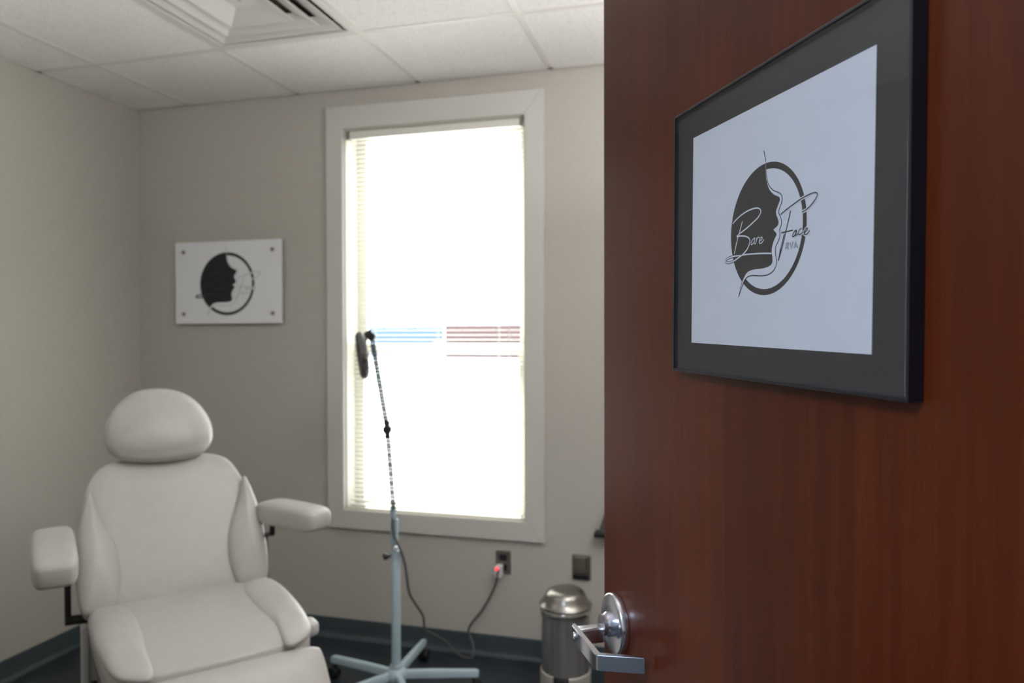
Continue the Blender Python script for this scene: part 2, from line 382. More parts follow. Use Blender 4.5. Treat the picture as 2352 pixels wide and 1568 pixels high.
# horizontal blind hung inside the opening
bl = thing('window_blind', 'white horizontal slat blind lowered over the bright window, slats open', 'blind', (0, YB, 0))
hx0, hx1 = WX0+.012, WX1-.012
bm = B(hx0+.014, hx1-.014, .004, .036, WZ1-.042, WZ1-.008, .002); hr = me('headrail', bm, M['slat'], bl)
for xx in (hx0, hx1-.014):
    b_ = me('bracket', B(xx, xx+.014, .002, .038, WZ1-.044, WZ1-.006, .001), M['plate'], bl)
bm = bmesh.new(); n = 6; tilt = 0.07; W = .0125
slx = (hx0+.006, hx1-.006)
prof = [(-W+2*W*k/n, .0018*(1-((k/n)*2-1)**2)) for k in range(n+1)]
lo_, hi_ = [], []
for xx in slx:
    lo_.append([bm.verts.new((xx, a, b)) for a, b in prof]); hi_.append([bm.verts.new((xx, a, b+.0006)) for a, b in prof])
for k in range(n):
    bm.faces.new((lo_[0][k], lo_[0][k+1], lo_[1][k+1], lo_[1][k])); bm.faces.new((hi_[0][k], hi_[0][k+1], hi_[1][k+1], hi_[1][k]))
    for e_ in (0, 1): bm.faces.new((lo_[e_][k], lo_[e_][k+1], hi_[e_][k+1], hi_[e_][k]))
for k in (0, n): bm.faces.new((lo_[0][k], lo_[1][k], hi_[1][k], hi_[0][k]))
zt = WZ1-.06; zb = WZ0+.035; cnt = int((zt-zb)/.0213)
first = me('slat', bm, M['slat'], bl); first.location = (0, .020, zt); first.rotation_euler = (tilt, 0, 0)
for i in range(1, cnt+1):
    o = first.copy(); COL.objects.link(o); o.location = (0, .020, zt-i*.0213); o.parent = bl
me('bottom_rail', B(slx[0], slx[1], .009, .031, WZ0+.012, WZ0+.022, .002), M['slat'], bl)
for xx in (-1.50, -1.19, -.90):
    bm = bmesh.new()
    for yy in (.0065, .0335): tube(bm, [(xx, yy, WZ1-.043), (xx, yy, WZ0+.020)], .0008, 6)
    me('ladder_cord', bm, M['slat'], bl)
me('pull_cord', tube(bmesh.new(), catmull([(-.845, .0, WZ1-.042), (-.845, -.002, 1.9), (-.846, -.002, 1.2), (-.845, -.002, 1.05)], 4), .0012, 6), M['slat'], bl)
me('cord_tassel', lathe(bmesh.new(), [(0, 1.052), (.003, 1.05), (.006, 1.02), (.0055, 1.017), (0, 1.017)], 12, Matrix.Translation((-.845, -.002, 0))), M['plate'], bl)

# outside: paved yard, low boundary far away
struct('floor_outside', B(-60, 30, YB+TH, 60, -.1, 0), M['concrete'])
bm = bmesh.new(); box(bm, -14.96, 4, 40, 40.3, 0, 1.86); box(bm, -14.98, 4.02, 39.97, 40.33, 1.86, 1.93)
tag(me('boundary_wall', bm, M['brick']), 'low red brick boundary wall seen across the yard through the blind slats', 'wall')
bm = bmesh.new()
for i in range(12): box(bm, -27.06+i*1.0, -26.08+i*1.0, 40.05, 40.1, .05, 1.80)
box(bm, -27, -15.02, 40.1, 40.14, .3, .4); box(bm, -27, -15.02, 40.1, 40.14, 1.5, 1.6)
for i in range(6): box(bm, -27+i*2, -26.9+i*2, 40.14, 40.24, 0, 1.85)
tag(me('yard_fence', bm, M['bluefence']), 'pale blue panel fence left of the brick wall beyond the window', 'fence')

# ------------------------------------------------------------------ the logo print
LG = {
    'prof': [(6,602),(8,539),(17,441),(43,368),(85,307),(146,261),(198,238),(237,218),(240,190),(212,147),(186,105),(190,66),(216,25),(226,-14),(200,-41),(149,-64),(188,-96),(195,-118),(166,-152),(137,-201),(122,-257),(134,-315),(135,-363),(94,-394),(-16,-410),(-156,-410),(-255,-420),(-320,-448),(-381,-510)],
    'thin': [(-27,702),(-7,649),(6,602),(13,528),(29,438),(55,375),(97,329),(146,296),(211,270),(259,242),(278,206),(267,166),(236,120),(225,89),(244,53),(269,8),(269,-34),(245,-73),(251,-121),(238,-161),(206,-200),(183,-230),(188,-301),(200,-369),(181,-419),(135,-453),(52,-476),(-67,-477),(-200,-466),(-282,-476),(-338,-508),(-385,-571),(-441,-669)],
    'tail': [(-320,-448),(-370,-500),(-407,-570),(-441,-669)],
    'b1': [(-569,81),(-498,117),(-404,149),(-290,173),(-187,180),(-122,175),(-79,159),(-62,136),(-72,114),(-121,78),(-215,39),(-319,1),(-426,-31),(-493,-58)],
    'b2': [(-388,84),(-411,34),(-442,-25),(-465,-68),(-496,-131),(-531,-229)],
    'b3': [(-493,-58),(-426,-59),(-349,-68),(-288,-85),(-251,-110),(-247,-135),(-265,-170),(-310,-214),(-386,-252),(-456,-274),(-543,-300),(-632,-311),(-690,-303),(-703,-289),(-674,-266),(-600,-256),(-519,-251),(-417,-255),(-317,-252),(-140,-260),(1,-269),(123,-281)],
    'ba': [(-160,-105),(-196,-119),(-225,-146),(-221,-165),(-198,-161),(-169,-136),(-156,-108),(-167,-141),(-170,-158),(-156,-164),(-145,-157)],
    'br': [(-122,-106),(-133,-133),(-146,-165)],
    'br2': [(-133,-133),(-113,-111),(-95,-107),(-81,-113)],
    'be': [(-81,-147),(-49,-137),(-34,-121),(-42,-111),(-63,-117),(-81,-139),(-83,-159),(-66,-169),(-35,-162),(-6,-136)],
    'f1': [(257,59),(325,86),(424,117),(535,149),(628,168),(704,178),(755,175),(779,160),(770,138),(734,105),(675,68),(622,48),(572,37)],
    'f2': [(406,75),(384,12),(351,-73),(318,-158),(277,-259),(231,-358)],
    'f2b': [(314,-123),(289,-190),(260,-257),(231,-358)],
    'f3': [(272,-107),(351,-105),(446,-103)],
    'fa': [(500,-111),(474,-114),(446,-140),(442,-160),(462,-159),(486,-140),(500,-113),(486,-142),(494,-155),(514,-144)],
    'fc': [(570,-105),(549,-107),(526,-128),(524,-147),(542,-154),(569,-146),(592,-132)],
    'fe': [(604,-146),(634,-133),(652,-116),(642,-109),(619,-119),(604,-141),(609,-158),(631,-164),(657,-155),(680,-134)],
    'r1': [(343,-263),(352,-210),(373,-210),(381,-223),(369,-234),(348,-237)],
    'r2': [(359,-237),(384,-264)],
    'v': [(403,-208),(425,-263),(447,-208)],
    'a1': [(466,-264),(487,-211),(515,-265)],
    'a2': [(473,-245),(505,-246)]}
RCX, RCY, RO, RIX, RIY, RI = 17, -44, 620, 22, -46, 561
STEP = .00004
class Print:
    """flat print built as thin layers; a = across, b = up, in 0.1 mm of the paper"""
    def __init__(s, mapf, scale=1, lift=1): s.f = mapf; s.k = scale*1e-4; s.lift = STEP*lift; s.bm = bmesh.new()
    def v(s, p, l): return s.bm.verts.new(s.f(p[0]*s.k, p[1]*s.k, l*s.lift))
    def ribbon(s, P, w, l, mi=0, sm=5, taper=False):
        Q = catmull([(x, y, 0) for x, y in P], sm) if sm > 1 else [Vector((x, y, 0)) for x, y in P]
        prev = None; n = len(Q)
        for i, q in enumerate(Q):
            t = (Q[min(i+1, n-1)]-Q[max(i-1, 0)]); t.normalize(); nn = Vector((-t.y, t.x, 0))*w/2
            if taper: nn *= min(1, .25+3*(n-1-i)/n)
            cur = (s.v(q+nn, l), s.v(q-nn, l))
            if prev: f = s.bm.faces.new((prev[0], prev[1], cur[1], cur[0])); f.material_index = mi
            prev = cur
    def poly(s, P, l, mi=0):
        from mathutils.geometry import tessellate_polygon
        Q = [P[0]]
        for p in P[1:]:
            if math.hypot(p[0]-Q[-1][0], p[1]-Q[-1][1]) > .5: Q.append(p)
        vs = [s.v(p, l) for p in Q]
        for t in tessellate_polygon([[Vector((p[0], p[1], 0)) for p in Q]]):
            f = s.bm.faces.new([vs[i] for i in t]); f.material_index = mi
    def ring(s, l, mi=0, n=128):
        a0 = None
        for i in range(n+1):
            t = 2*PI*i/n
            cur = (s.v((RCX+RO*math.cos(t), RCY+RO*math.sin(t)), l), s.v((RIX+RI*math.cos(t), RIY+RI*math.sin(t)), l))
            if a0: f = s.bm.faces.new((a0[0], a0[1], cur[1], cur[0])); f.material_index = mi
            a0 = cur
def draw_logo(pr):
    INK, PAP, SCR, FINE = 0, 1, 2, 3
    prof = [(v.x, v.y) for v in catmull([(x, y, 0) for x, y in LG['prof']], 4)]
    pr.ring(1, INK)
    # dark side of the disc
    a0 = math.atan2(prof[0][1]-RCY, prof[0][0]-RCX); a1 = math.atan2(prof[-1][1]-RCY, prof[-1][0]-RCX) % (2*PI)
    arc = [(RCX+RO*math.cos(a0+(a1-a0)*i/60), RCY+RO*math.sin(a0+(a1-a0)*i/60)) for i in range(61)]
    pr.poly(arc + prof[::-1][1:-1], 2, INK)
    # pale strip between profile and hairline
    thin = [(v.x, v.y) for v in catmull([(x, y, 0) for x, y in LG['thin'][2:]], 4)]
    tail = [(v.x, v.y) for v in catmull([(x, y, 0) for x, y in LG['tail']], 4)]
    strip = [(v.x, v.y) for v in catmull([(x, y, 0) for x, y in LG['prof'][:-1]], 4)]
    n = 90
    def samp(L, t):
        d = [0]
        for a, b in zip(L, L[1:]): d.append(d[-1]+math.hypot(b[0]-a[0], b[1]-a[1]))
        x = t*d[-1]
        for i in range(len(L)-1):
            if d[i+1] >= x: u = (x-d[i])/max(d[i+1]-d[i], 1e-9); return (L[i][0]+(L[i+1][0]-L[i][0])*u, L[i][1]+(L[i+1][1]-L[i][1])*u)
        return L[-1]
    edge = strip[:-1] + tail
    pr.poly(edge[::-1] + thin[1:-1], 3, PAP)
    pr.ribbon(LG['thin'][:3], 11, 4, FINE); pr.ribbon(LG['thin'][2:], 9.5, 5, FINE)
    pr.ribbon([(4, 602), (10, 528), (20, 450)], 4, 6, PAP)
    pr.ribbon(LG['tail'], 7, 5, FINE)
    # script
    pr.ribbon(LG['b3'][9:17], 26, 5, INK)
    for k, wd in (('b1', 14), ('b2', 14), ('b3', 14), ('ba', 10), ('br', 10), ('br2', 9), ('be', 10)): pr.ribbon(LG[k], wd, 6, SCR)
    pr.ribbon(LG['f1'], 30, 5, PAP)
    for k in ('fa', 'fc', 'fe'): pr.ribbon(LG[k], 30, 5, PAP)
    for k, wd in (('f1', 12), ('f2', 12), ('f3', 11), ('fa', 11), ('fc', 11), ('fe', 11)): pr.ribbon(LG[k], wd, 7, FINE)
    pr.ribbon(LG['f2b'], 8, 7, FINE); pr.ribbon([(273, -255), (250, -310), (231, -358)], 14, 7, FINE)
    for k in ('r1', 'r2', 'v', 'a1', 'a2'):
        pr.ribbon(LG[k], 16, 7, FINE, 1); pr.ribbon(LG[k], 6.5, 8, PAP, 1)
    return pr.bm

# ------------------------------------------------------------------ the open door
DA = -1.0715; DE = (-.1585, 1.1276)
T = Vector((math.cos(DA), math.sin(DA), 0)); NN = Vector((T.y, -T.x, 0))      # along the door from its free edge; out of its visible face
# local frame: x along the door from the free edge, y INTO the slab (so the visible face is y=0), z up
door = bpy.data.objects.new('door_1', None); COL.objects.link(door); door['kind'] = 'structure'
door.location = (DE[0], DE[1], 0); door.rotation_euler = (0, 0, DA)
# with rotation DA, local +y = (-sin, cos) = -NN  -> into the slab
slab = me('door_slab', B(0, .914, 0, .044, .012, 2.035, .0012, seg=2), M['wood'], door)
bm = bmesh.new(); box(bm, -.0008, .0008, .009, .035, .935, 1.06, .0004); me('latch_plate', bm, M['chrome'], door)
for z in (.25, 1.02, 1.80): me('hinge', lathe(bmesh.new(), [(0, z-.05), (.006, z-.05), (.006, z+.05), (0, z+.05)], 12, Matrix.Translation((.918, .050, 0))), M['plate'], door)
# lever set: rose, hub and folded blade
hd = bpy.data.objects.new('door_handle', None); COL.objects.link(hd); hd.parent = door
RS, RZ = .060, .997
mx = axis_mat((RS, 0, RZ), (0, -1, 0))
me('rose', lathe(bmesh.new(), [(.0, .0005), (.0435, .0005), (.0437, .003), (.0435, .0095), (.0425, .0112), (.0405, .0120), (.020, .0126), (.0, .0127)], 72, mx), M['chrome'], hd, smooth='auto')
bm = lathe(bmesh.new(), [(0, .0125), (.0175, .0125), (.0175, .018), (.0150, .021), (.0150, .027), (0, .027)], 48, mx)
box(bm, RS-.0095, RS+.0095, -.066, -.024, .9735, .9965, .004, seg=3)
me('lever_hub', bm, M['chrome'], hd, smooth='auto')
pth = [(.044, .066), (.050, .0695), (.149, .0695), (.1535, .0660), (.177, .010), (.1715, .0075), (.147, .0625), (.050, .0625), (.044, .063)]
bm = bmesh.new(); prism(bm, [(a, b) for a, b in pth], .0215, lambda a, b, cc: Vector((a, -b, .9755+cc)))
bmesh.ops.bevel(bm, geom=[e for e in bm.edges if abs(e.verts[0].co.z-e.verts[1].co.z) < 1e-6], offset=.0009, segments=2, affect='EDGES')
me('lever', bm, M['chrome'], hd, smooth='auto')
me('keyhole_button', lathe(bmesh.new(), [(0, .0795-.008), (.0045, .0795-.0085), (.0055, .0795-.0105), (0, .0795-.0108)], 20, axis_mat((RS+.002, 0, .986), (0, -1, 0))), M['chrome'], hd, smooth='auto')

# framed sheet on the door
FX0, FX1, FZ0, FZ1 = .2692, .638, 1.3804, 1.6805; FD = .0133
fcx, fcz = (FX0+FX1)/2, (FZ0+FZ1)/2
pf = thing('picture_frame', 'black metal frame with a black mat and a printed logo sheet hung on the door', 'picture frame')
pf.location = Vector((DE[0], DE[1], 0)) + T*fcx + Vector((0, 0, fcz)) + NN*.0006
pf.rotation_mode = 'QUATERNION'
from mathutils import Quaternion
pf.rotation_quaternion = Quaternion((0, 0, 1), DA) @ Quaternion((0, 1, 0), -(-.0114))
hw, hh = (FX1-FX0)/2, (FZ1-FZ0)/2; lip = .0032
def rail(poly_b, horizontal):
    bm = bmesh.new(); return bm
def frame_piece(a0, a1, b0, b1):
    return B(a0, a1, -FD, 0, b0, b1, .0006)
for a in ((-hw, -hw+lip, -hh, hh), (hw-lip, hw, -hh, hh), (-hw+lip, hw-lip, -hh, -hh+lip), (-hw+lip, hw-lip, hh-lip, hh)):
    me('frame_rail', frame_piece(*a), M['framemetal'], pf)
PX0, PX1, PZ0, PZ1 = .3087-fcx, .5971-fcx, 1.4136-fcz, 1.6454-fcz
tl = .0114-.0042
def tilted(a, b):   # the sheet hangs level while the frame leans a little
    return a - (-tl)*b*-1*-1, b + (-tl)*a*-1*-1
me('backing_board', B(-hw+lip, hw-lip, -.0080, -.001, -hh+lip, hh-lip), M['mat'], pf)
bm = bmesh.new()
def R2(a, b): return (a - tl*b*-1 if False else a + tl*b*0 + 0, b)
def lev(a, b): return (a + tl*b, b - tl*a)
def lev_(a, b, y):
    q = lev(a, b); return Vector((q[0], y, q[1]))
prism(bm, [(PX0, PZ0), (PX1, PZ0), (PX1, PZ1), (PX0, PZ1)], .0004, lambda a, b, cc: lev_(a, b, -.0081-cc))
sh = me('paper_sheet', bm, M['paper'], pf); sh['label'] = 'white printed sheet'
pcx, pcz = (PX0+PX1)/2, (PZ0+PZ1)/2
pr = Print(lambda a, b, cc: lev_(a+pcx, b+pcz, -.00852-cc))
lo_ob = me('printed_logo', draw_logo(pr), [M['ink'], M['paper'], M['paper'], M['ink']], sh); lo_ob['label'] = 'dark brown oval face logo reading Bare Face RVA'
me('glazing', B(-hw+lip*.6, hw-lip*.6, -.0122, -.0110, -hh+lip*.6, hh-lip*.6), M['glass'], pf)

# ------------------------------------------------------------------ wall sign
SX0, SX1, SZ0, SZ1 = -2.5565, -1.9592, 1.477, 1.877
sg = thing('wall_sign', 'white acrylic sign with the black face logo on the wall left of the window', 'sign', ((SX0+SX1)/2, YB, (SZ0+SZ1)/2))
sw_, sh_ = (SX1-SX0)/2, (SZ1-SZ0)/2
me('acrylic_panel', B(-sw_, sw_, -.0235, -.0175, -sh_, sh_, .0008), M['acrylic'], sg)
for a in (-1, 1):
    for b in (-1, 1):
        me('standoff', lathe(bmesh.new(), [(0, 0), (.007, 0), (.007, .0174), (.0085, .0236), (.0095, .0238), (.0095, .0275), (.008, .029), (0, .029)], 24, axis_mat((a*(sw_-.048), 0, b*(sh_-.048)), (0, -1, 0))), M['plate'], sg, smooth='auto')
k_ = .1525/.0620
pr = Print(lambda a, b, cc: Vector((a+.0-.0027-.0017*k_, -.0236-cc, b-.0075+.0044*k_)), k_, 3)
g = me('printed_logo', draw_logo(pr), [M['signink'], M['acrylic'], M['signgrey'], M['signpale']], sg); g['label'] = 'black round face logo reading Bare Face RVA'

# ------------------------------------------------------------------ treatment chair
CH = thing('treatment_chair', 'white padded reclining treatment chair with headrest and swing armrests in the corner', 'chair', (-1.588, 1.882, 0), -.705+PI/2)
# local: -y is the facing direction?  rotation -.705+90deg: local x -> lateral L (image right), local y -> -F
def loc(l, f, z): return Vector((l, -f, z))
ZS = .64; BT = .432
def bk(l, h, o=0): return loc(l, -h*math.sin(BT)+o*math.cos(BT), ZS+h*math.cos(BT)+o*math.sin(BT))
def pad(outline, ctr, tf, tb, mapf, pexp=3.2, n=5, rows=9, inner=7, groove=None, crown=0):
    """soft cushion: closed outline in (a, b), front thickness tf, back thickness tb"""
    P = [(v.x, v.y) for v in catmull([(x, y, 0) for x, y in outline], n, True)]; N_ = len(P); bm = bmesh.new()
    seq = []
    ks = []
    for i in range(rows+1):
        ph = (PI/2)*i/rows*.93
        ks.append((math.cos(ph)**(2/pexp), math.sin(ph)**(2/pexp)))
    k_end, c_end = ks[-1]
    for j in range(1, inner+1): ks.append((k_end*(1-j/(inner+.0)), c_end+(1-c_end)*(j/inner)))
    def ringv(k, cc, t):
        out = []
        for (x, y) in P:
            a, b = ctr[0]+(x-ctr[0])*k, ctr[1]+(y-ctr[1])*k
            c0 = t*cc
            if t > 0:
                c0 += crown*(1-k*k)
                if groove: c0 -= groove(a, b)*min(1, cc*1.3)
            out.append(bm.verts.new(mapf(a, b, c0)))
        return out
    def side(t, first):
        rings = [first]
        for k, cc in ks[1:-1]: rings.append(ringv(k, cc, t))
        a, b = ctr; c0 = t*1.0+(crown if t > 0 else 0)-(groove(a, b) if groove and t > 0 else 0)
        apex = bm.verts.new(mapf(a, b, c0))
        for A, C in zip(rings, rings[1:]):
            for i in range(N_): bm.faces.new((A[i], A[(i+1) % N_], C[(i+1) % N_], C[i]))
        for i in range(N_): bm.faces.new((rings[-1][i], rings[-1][(i+1) % N_], apex))
    rim = ringv(1, 0, .0001)
    side(tf, rim); side(-tb, rim)
    return bm
def sub(o, lv=1):
    md = o.modifiers.new('soft', 'SUBSURF'); md.levels = lv; md.render_levels = lv; return o
def cushion(name, parent, *a, **k): return me(name, pad(*a, **k), M['vinyl'], parent, smooth=True)
def gline(pts, w, d):
    pts = [(v.x, v.y) for v in catmull([(x, y, 0) for x, y in pts], 5)]
    def g(a, b):
        m_ = 9
        for (x0_, y0_), (x1_, y1_) in zip(pts, pts[1:]):
            ex, ey = x1_-x0_, y1_-y0_; t = max(0, min(1, ((a-x0_)*ex+(b-y0_)*ey)/(ex*ex+ey*ey+1e-12)))
            m_ = min(m_, math.hypot(a-x0_-ex*t, b-y0_-ey*t))
        return d*math.exp(-(m_/w)**2)
    return g
# backrest: centre cushion and two wrapping side bolsters
bo = [(0, -.05), (.13, -.05), (.235, -.045), (.256, .0), (.260, .12), (.246, .24), (.220, .33), (.182, .393), (.12, .418), (.05, .420), (-.05, .420), (-.12, .418), (-.190, .400), (-.232, .338), (-.252, .24), (-.264, .12), (-.258, .0), (-.235, -.045), (-.13, -.05)]
def bmap(a, b, c_): return bk(a, b, c_ + .55*max(0, abs(a)-.10)**2 + .10*(.16-b)**2)
cushion('backrest', CH, bo, (0, .17), .035, .075, bmap, pexp=4, rows=10, inner=10, n=6)
for sgn in (-1, 1):
    o_ = [(sgn*x, y) for x, y in ((.226, .322), (.248, .26), (.264, .17), (.270, .07), (.260, -.02), (.235, -.04), (.178, -.03), (.158, .02), (.152, .08), (.162, .15), (.186, .215), (.208, .275))]
    cushion('side_bolster', CH, o_, (sgn*.213, .10), .034, .004, lambda a, b, c_: bmap(a, b, c_+.032), pexp=2.3, n=5, rows=8, inner=5)
# headrest
ho = [(-.02, .392), (.05, .395), (.100, .410), (.134, .445), (.142, .49), (.130, .54), (.095, .592), (.045, .625), (-.02, .638), (-.085, .630), (-.135, .595), (-.168, .545), (-.178, .49), (-.166, .44), (-.135, .412), (-.08, .398)]
hcush = cushion('headrest', CH, ho, (-.02, .52), .055, .045, lambda a, b, c_: bk(a, b, c_+.055-.6*(a+.02)**2), pexp=2.6, n=5, rows=12, inner=12, groove=gline([(-.16, .432), (-.08, .412), (.0, .410), (.12, .436)], .009, .005))
bm = bmesh.new(); tube(bm, [bk(-.05, .34, -.045), bk(-.05, .50, -.02)], .008, 12); tube(bm, [bk(.05, .34, -.045), bk(.05, .50, -.02)], .008, 12)
me('headrest_bar', bm, M['plastic'], CH, smooth='auto')
# seat
so = [(0, -.09), (.15, -.09), (.235, -.08), (.255, -.02), (.260, .15), (.258, .32), (.250, .45), (.225, .515), (.14, .535), (0, .54), (-.14, .535), (-.225, .515), (-.250, .45), (-.258, .32), (-.260, .15), (-.255, -.02), (-.235, -.08), (-.15, -.09)]
def smap(a, b, c_): return loc(a*.985+.014, b, ZS-.045 + c_ + .25*max(0, abs(a)-.08)**2 - .45*max(0, b-.40)**2)
cushion('seat', CH, so, (0, .22), .045, .085, smap, pexp=4.5, rows=10, inner=10, n=6)
for sgn in (-1, 1):
    o_ = [(sgn*x, y) for x, y in ((.205, .005), (.170, .04), (.146, .12), (.142, .24), (.146, .36), (.154, .46), (.160, .545), (.205, .540), (.240, .505), (.256, .42), (.266, .28), (.266, .13), (.245, .03))]
    cushion('side_bolster', CH, o_, (sgn*.205, .26), .030, .012, lambda a, b, c_: smap(a, b, c_+.025), pexp=2.5, n=5, rows=8, inner=5)
# leg rest
LT = math.radians(52)
def lmap(a, b, c_): return loc(a+.018, .528+b*math.cos(LT)+c_*math.sin(LT), .592-b*math.sin(LT)+c_*math.cos(LT))
lo2 = [(0, 0), (.15, 0), (.225, .006), (.248, .04), (.250, .2), (.245, .36), (.215, .41), (.12, .42), (0, .42), (-.12, .42), (-.215, .41), (-.245, .36), (-.250, .2), (-.248, .04), (-.225, .006), (-.15, 0)]
cushion('leg_rest', CH, lo2, (0, .2), .030, .05, lmap, pexp=4.2, rows=9, inner=6)
# body, column and base
bm = bmesh.new(); box(bm, -.215, .215, -.46, .02, .36, .535, .03, seg=4); me('seat_housing', bm, M['plastic'], CH, smooth='auto')
bm = bmesh.new(); box(bm, -.16, .16, -.36, -.04, .08, .37, .03, seg=4); me('lift_column', bm, M['plastic'], CH, smooth='auto')
bm = bmesh.new(); box(bm, -.27, .27, -.55, .16, .0, .08, .025, seg=4); me('base', bm, M['plastic'], CH, smooth='auto')
# side covers beside the seat, their shade painted as a darker grey
for sgn in (-1, 1):
    bm = bmesh.new(); prism(bm, [(.0, .545), (.0, .34), (-.40, .34), (-.46, .42), (-.46, .505), (-.30, .53)], .016, lambda a, b, c_: Vector((sgn*(.237-c_), a, b)))
    sc = me('side_cover', bm, M['cover_shade'], CH)
    if sgn < 0:
        me('release_knob', lathe(bmesh.new(), [(0, 0), (.012, 0), (.014, .006), (.014, .014), (0, .017)], 24, axis_mat((-.237, -.27, .515), (-1, 0, 0))), M['black'], sc, smooth='auto')
        me('adjusting_screw', lathe(bmesh.new(), [(0, 0), (.012, 0), (.012, .010), (.007, .012), (0, .012)], 24, axis_mat((-.237, -.28, .465), (-1, 0, 0))), M['chrome'], sc, smooth='auto')
    me('rear_post', B(sgn*.25-.009, sgn*.25+.009, -.062, -.028, .07, .60, .004), M['plastic'], CH, smooth='auto')
me('hinge_cover', B(.245, .285, -.48, -.42, .590, .632, .014, seg=3), M['plastic'], CH, smooth='auto')
# armrests
def armrest(sgn, l, f, z, ln, wd, tk, swing, tip):
    R_ = Matrix.Translation(loc(l, f, z)) @ Matrix.Rotation(swing, 4, 'Z') @ Matrix.Rotation(tip, 4, 'X')
    N4 = 16
    o_ = [(wd/2*(abs(math.cos(t))**.42)*(1 if math.cos(t) >= 0 else -1), ln/2*(abs(math.sin(t))**.42)*(1 if math.sin(t) >= 0 else -1)) for t in [2*PI*i/24 for i in range(24)]]
    bm = pad(o_, (0, 0), tk*.5, tk*.5, lambda a, b, c_: R_ @ Vector((a, b, c_)), pexp=4.2, n=2, rows=9, inner=4)
    p = me('arm_pad', bm, M['vinyl'], CH, smooth=True)
    bm = bmesh.new()
    a = Vector(R_ @ Vector((-sgn*wd*.25, ln*.25, -tk*.45)))
    tube(bm, [a+Vector((0, 0, .01)), a+Vector((0, 0, -.03)), Vector((sgn*.285, .06, z-.09)), Vector((sgn*.285, .05, ZS-.06))], .009, 12)
    tube(bm, [Vector((sgn*.292, .05, ZS-.05)), Vector((sgn*.19, .05, ZS-.06))], .014, 12)
    me('arm_bracket', bm, M['darkmetal'], CH, smooth='auto')
armrest(-1, -.325, .12, .828, .27, .108, .085, 0, math.radians(10))
armrest(1, .335, .085, .838, .285, .105, .078, math.radians(22), 0)

# ------------------------------------------------------------------ magnifying lamp on a five-leg stand
LX, LY = -1.189, 2.621
lp = thing('magnifying_lamp', 'tall pale blue magnifying lamp on a five-leg castor stand before the window', 'lamp', (LX, LY, 0))
me('hub', lathe(bmesh.new(), [(0, .062), (.036, .062), (.044, .075), (.044, .092), (.034, .106), (.026, .112), (.024, .125), (0, .125)], 32), M['lampblue'], lp, smooth='auto')
for k, ang in enumerate((18, 92, 168, 236, 308)):
    a = math.radians(ang); d = Vector((math.cos(a), math.sin(a), 0)); nrm = Vector((-d.y, d.x, 0))
    bm = bmesh.new(); ln = .325
    sec = [(-.013, -.016), (.013, -.016), (.0145, .004), (.009, .013), (-.009, .013), (-.0145, .004)]
    st = [(.025, .088, 1), (.12, .088, 1), (.24, .086, .95), (ln-.012, .084, .92), (ln, .082, .7)]
    prev = None
    for r_, z_, k2 in st:
        cur = [bm.verts.new(d*r_+nrm*(p*k2)+Vector((0, 0, z_+q*k2))) for p, q in sec]
        if prev:
            for i in range(6): bm.faces.new((prev[i], prev[(i+1) % 6], cur[(i+1) % 6], cur[i]))
        else: bm.faces.new(cur)
        prev = cur
    bm.faces.new(prev)
    lg = me('leg', bm, M['lampblue'], lp, smooth='auto')
    cpnt = d*(ln-.02)
    bm = bmesh.new(); lathe(bm, [(0, .04), (.006, .04), (.006, .075), (0, .075)], 12, Matrix.Translation(cpnt))
    for s_ in (-1, 1):
        lathe(bm, [(0, -.007), (.024, -.007), (.0255, -.004), (.0255, .004), (.024, .007), (0, .007)], 24, axis_mat(cpnt+d*.012+nrm*(.0105*s_)+Vector((0, 0, .0255)), nrm))
    box(bm, cpnt.x-.012, cpnt.x+.012, cpnt.y-.012, cpnt.y+.012, .026, .045, .004)
    me('castor', bm, M['black'], lg, smooth='auto')
me('lower_pole', lathe(bmesh.new(), [(0, .11), (.0185, .11), (.0185, .572), (.0165, .576), (0, .576)], 32), M['lampblue'], lp, smooth='auto')
me('collar', lathe(bmesh.new(), [(.0165, .545), (.021, .546), (.021, .574), (.0165, .578)], 32), M['lampblue'], lp, smooth='auto')
me('clamp_knob', lathe(bmesh.new(), [(0, 0), (.006, 0), (.006, .012), (.012, .014), (.013, .026), (.011, .030), (0, .031)], 20, axis_mat((-.015, -.012, .556), (-.75, -.66, 0))), M['black'], lp, smooth='auto')
me('collar_bolt', lathe(bmesh.new(), [(0, 0), (.011, 0), (.011, .006), (.008, .010), (0, .011)], 20, axis_mat((.006, -.018, .587), (.2, -1, .3))), M['chrome'], lp, smooth='auto')
me('upper_pole', lathe(bmesh.new(), [(0, .574), (.010, .574), (.010, .66), (.0095, .735), (0, .738)], 24, Matrix.Translation((-.006, 0, 0))), M['lampblue'], lp, smooth='auto')
bm = bmesh.new(); box(bm, -.020, -.014, -.008, .008, .60, .74, .002); box(bm, .002, .008, -.008, .008, .60, .70, .002); me('fork', bm, M['lampblue'], lp)
# arms: two links with springs, elbow joint
P0 = Vector((-.006, 0, .70)); P1 = Vector((-.024, -.02, 1.052)); P2 = Vector((-.070, -.06, 1.415))
def link(a, b, nm):
    d = (b-a).normalized(); sd = Vector((0, 1, 0)).cross(d).normalized()
    bm = bmesh.new()
    for s_ in (-.006, .006): tube(bm, [a+sd*s_, b+sd*s_], .0046, 8)
    arm_ = me(nm, bm, M['armblue'], lp, smooth='auto')
    bm = bmesh.new(); n_ = 300; L_ = (b-a).length*.84; pts = []
    oth = d.cross(sd)
    for i in range(n_+1):
        t = i/n_; an = 2*PI*t*24
        pts.append(a+d*((b-a).length*.08+L_*t)+(sd*math.cos(an)+oth*math.sin(an))*.0078)
    tube(bm, pts, .0028, 5); me('spring', bm, M['spring'], arm_, smooth=True)
link(P0, P1, 'lower_arm'); link(P1, P2, 'upper_arm')
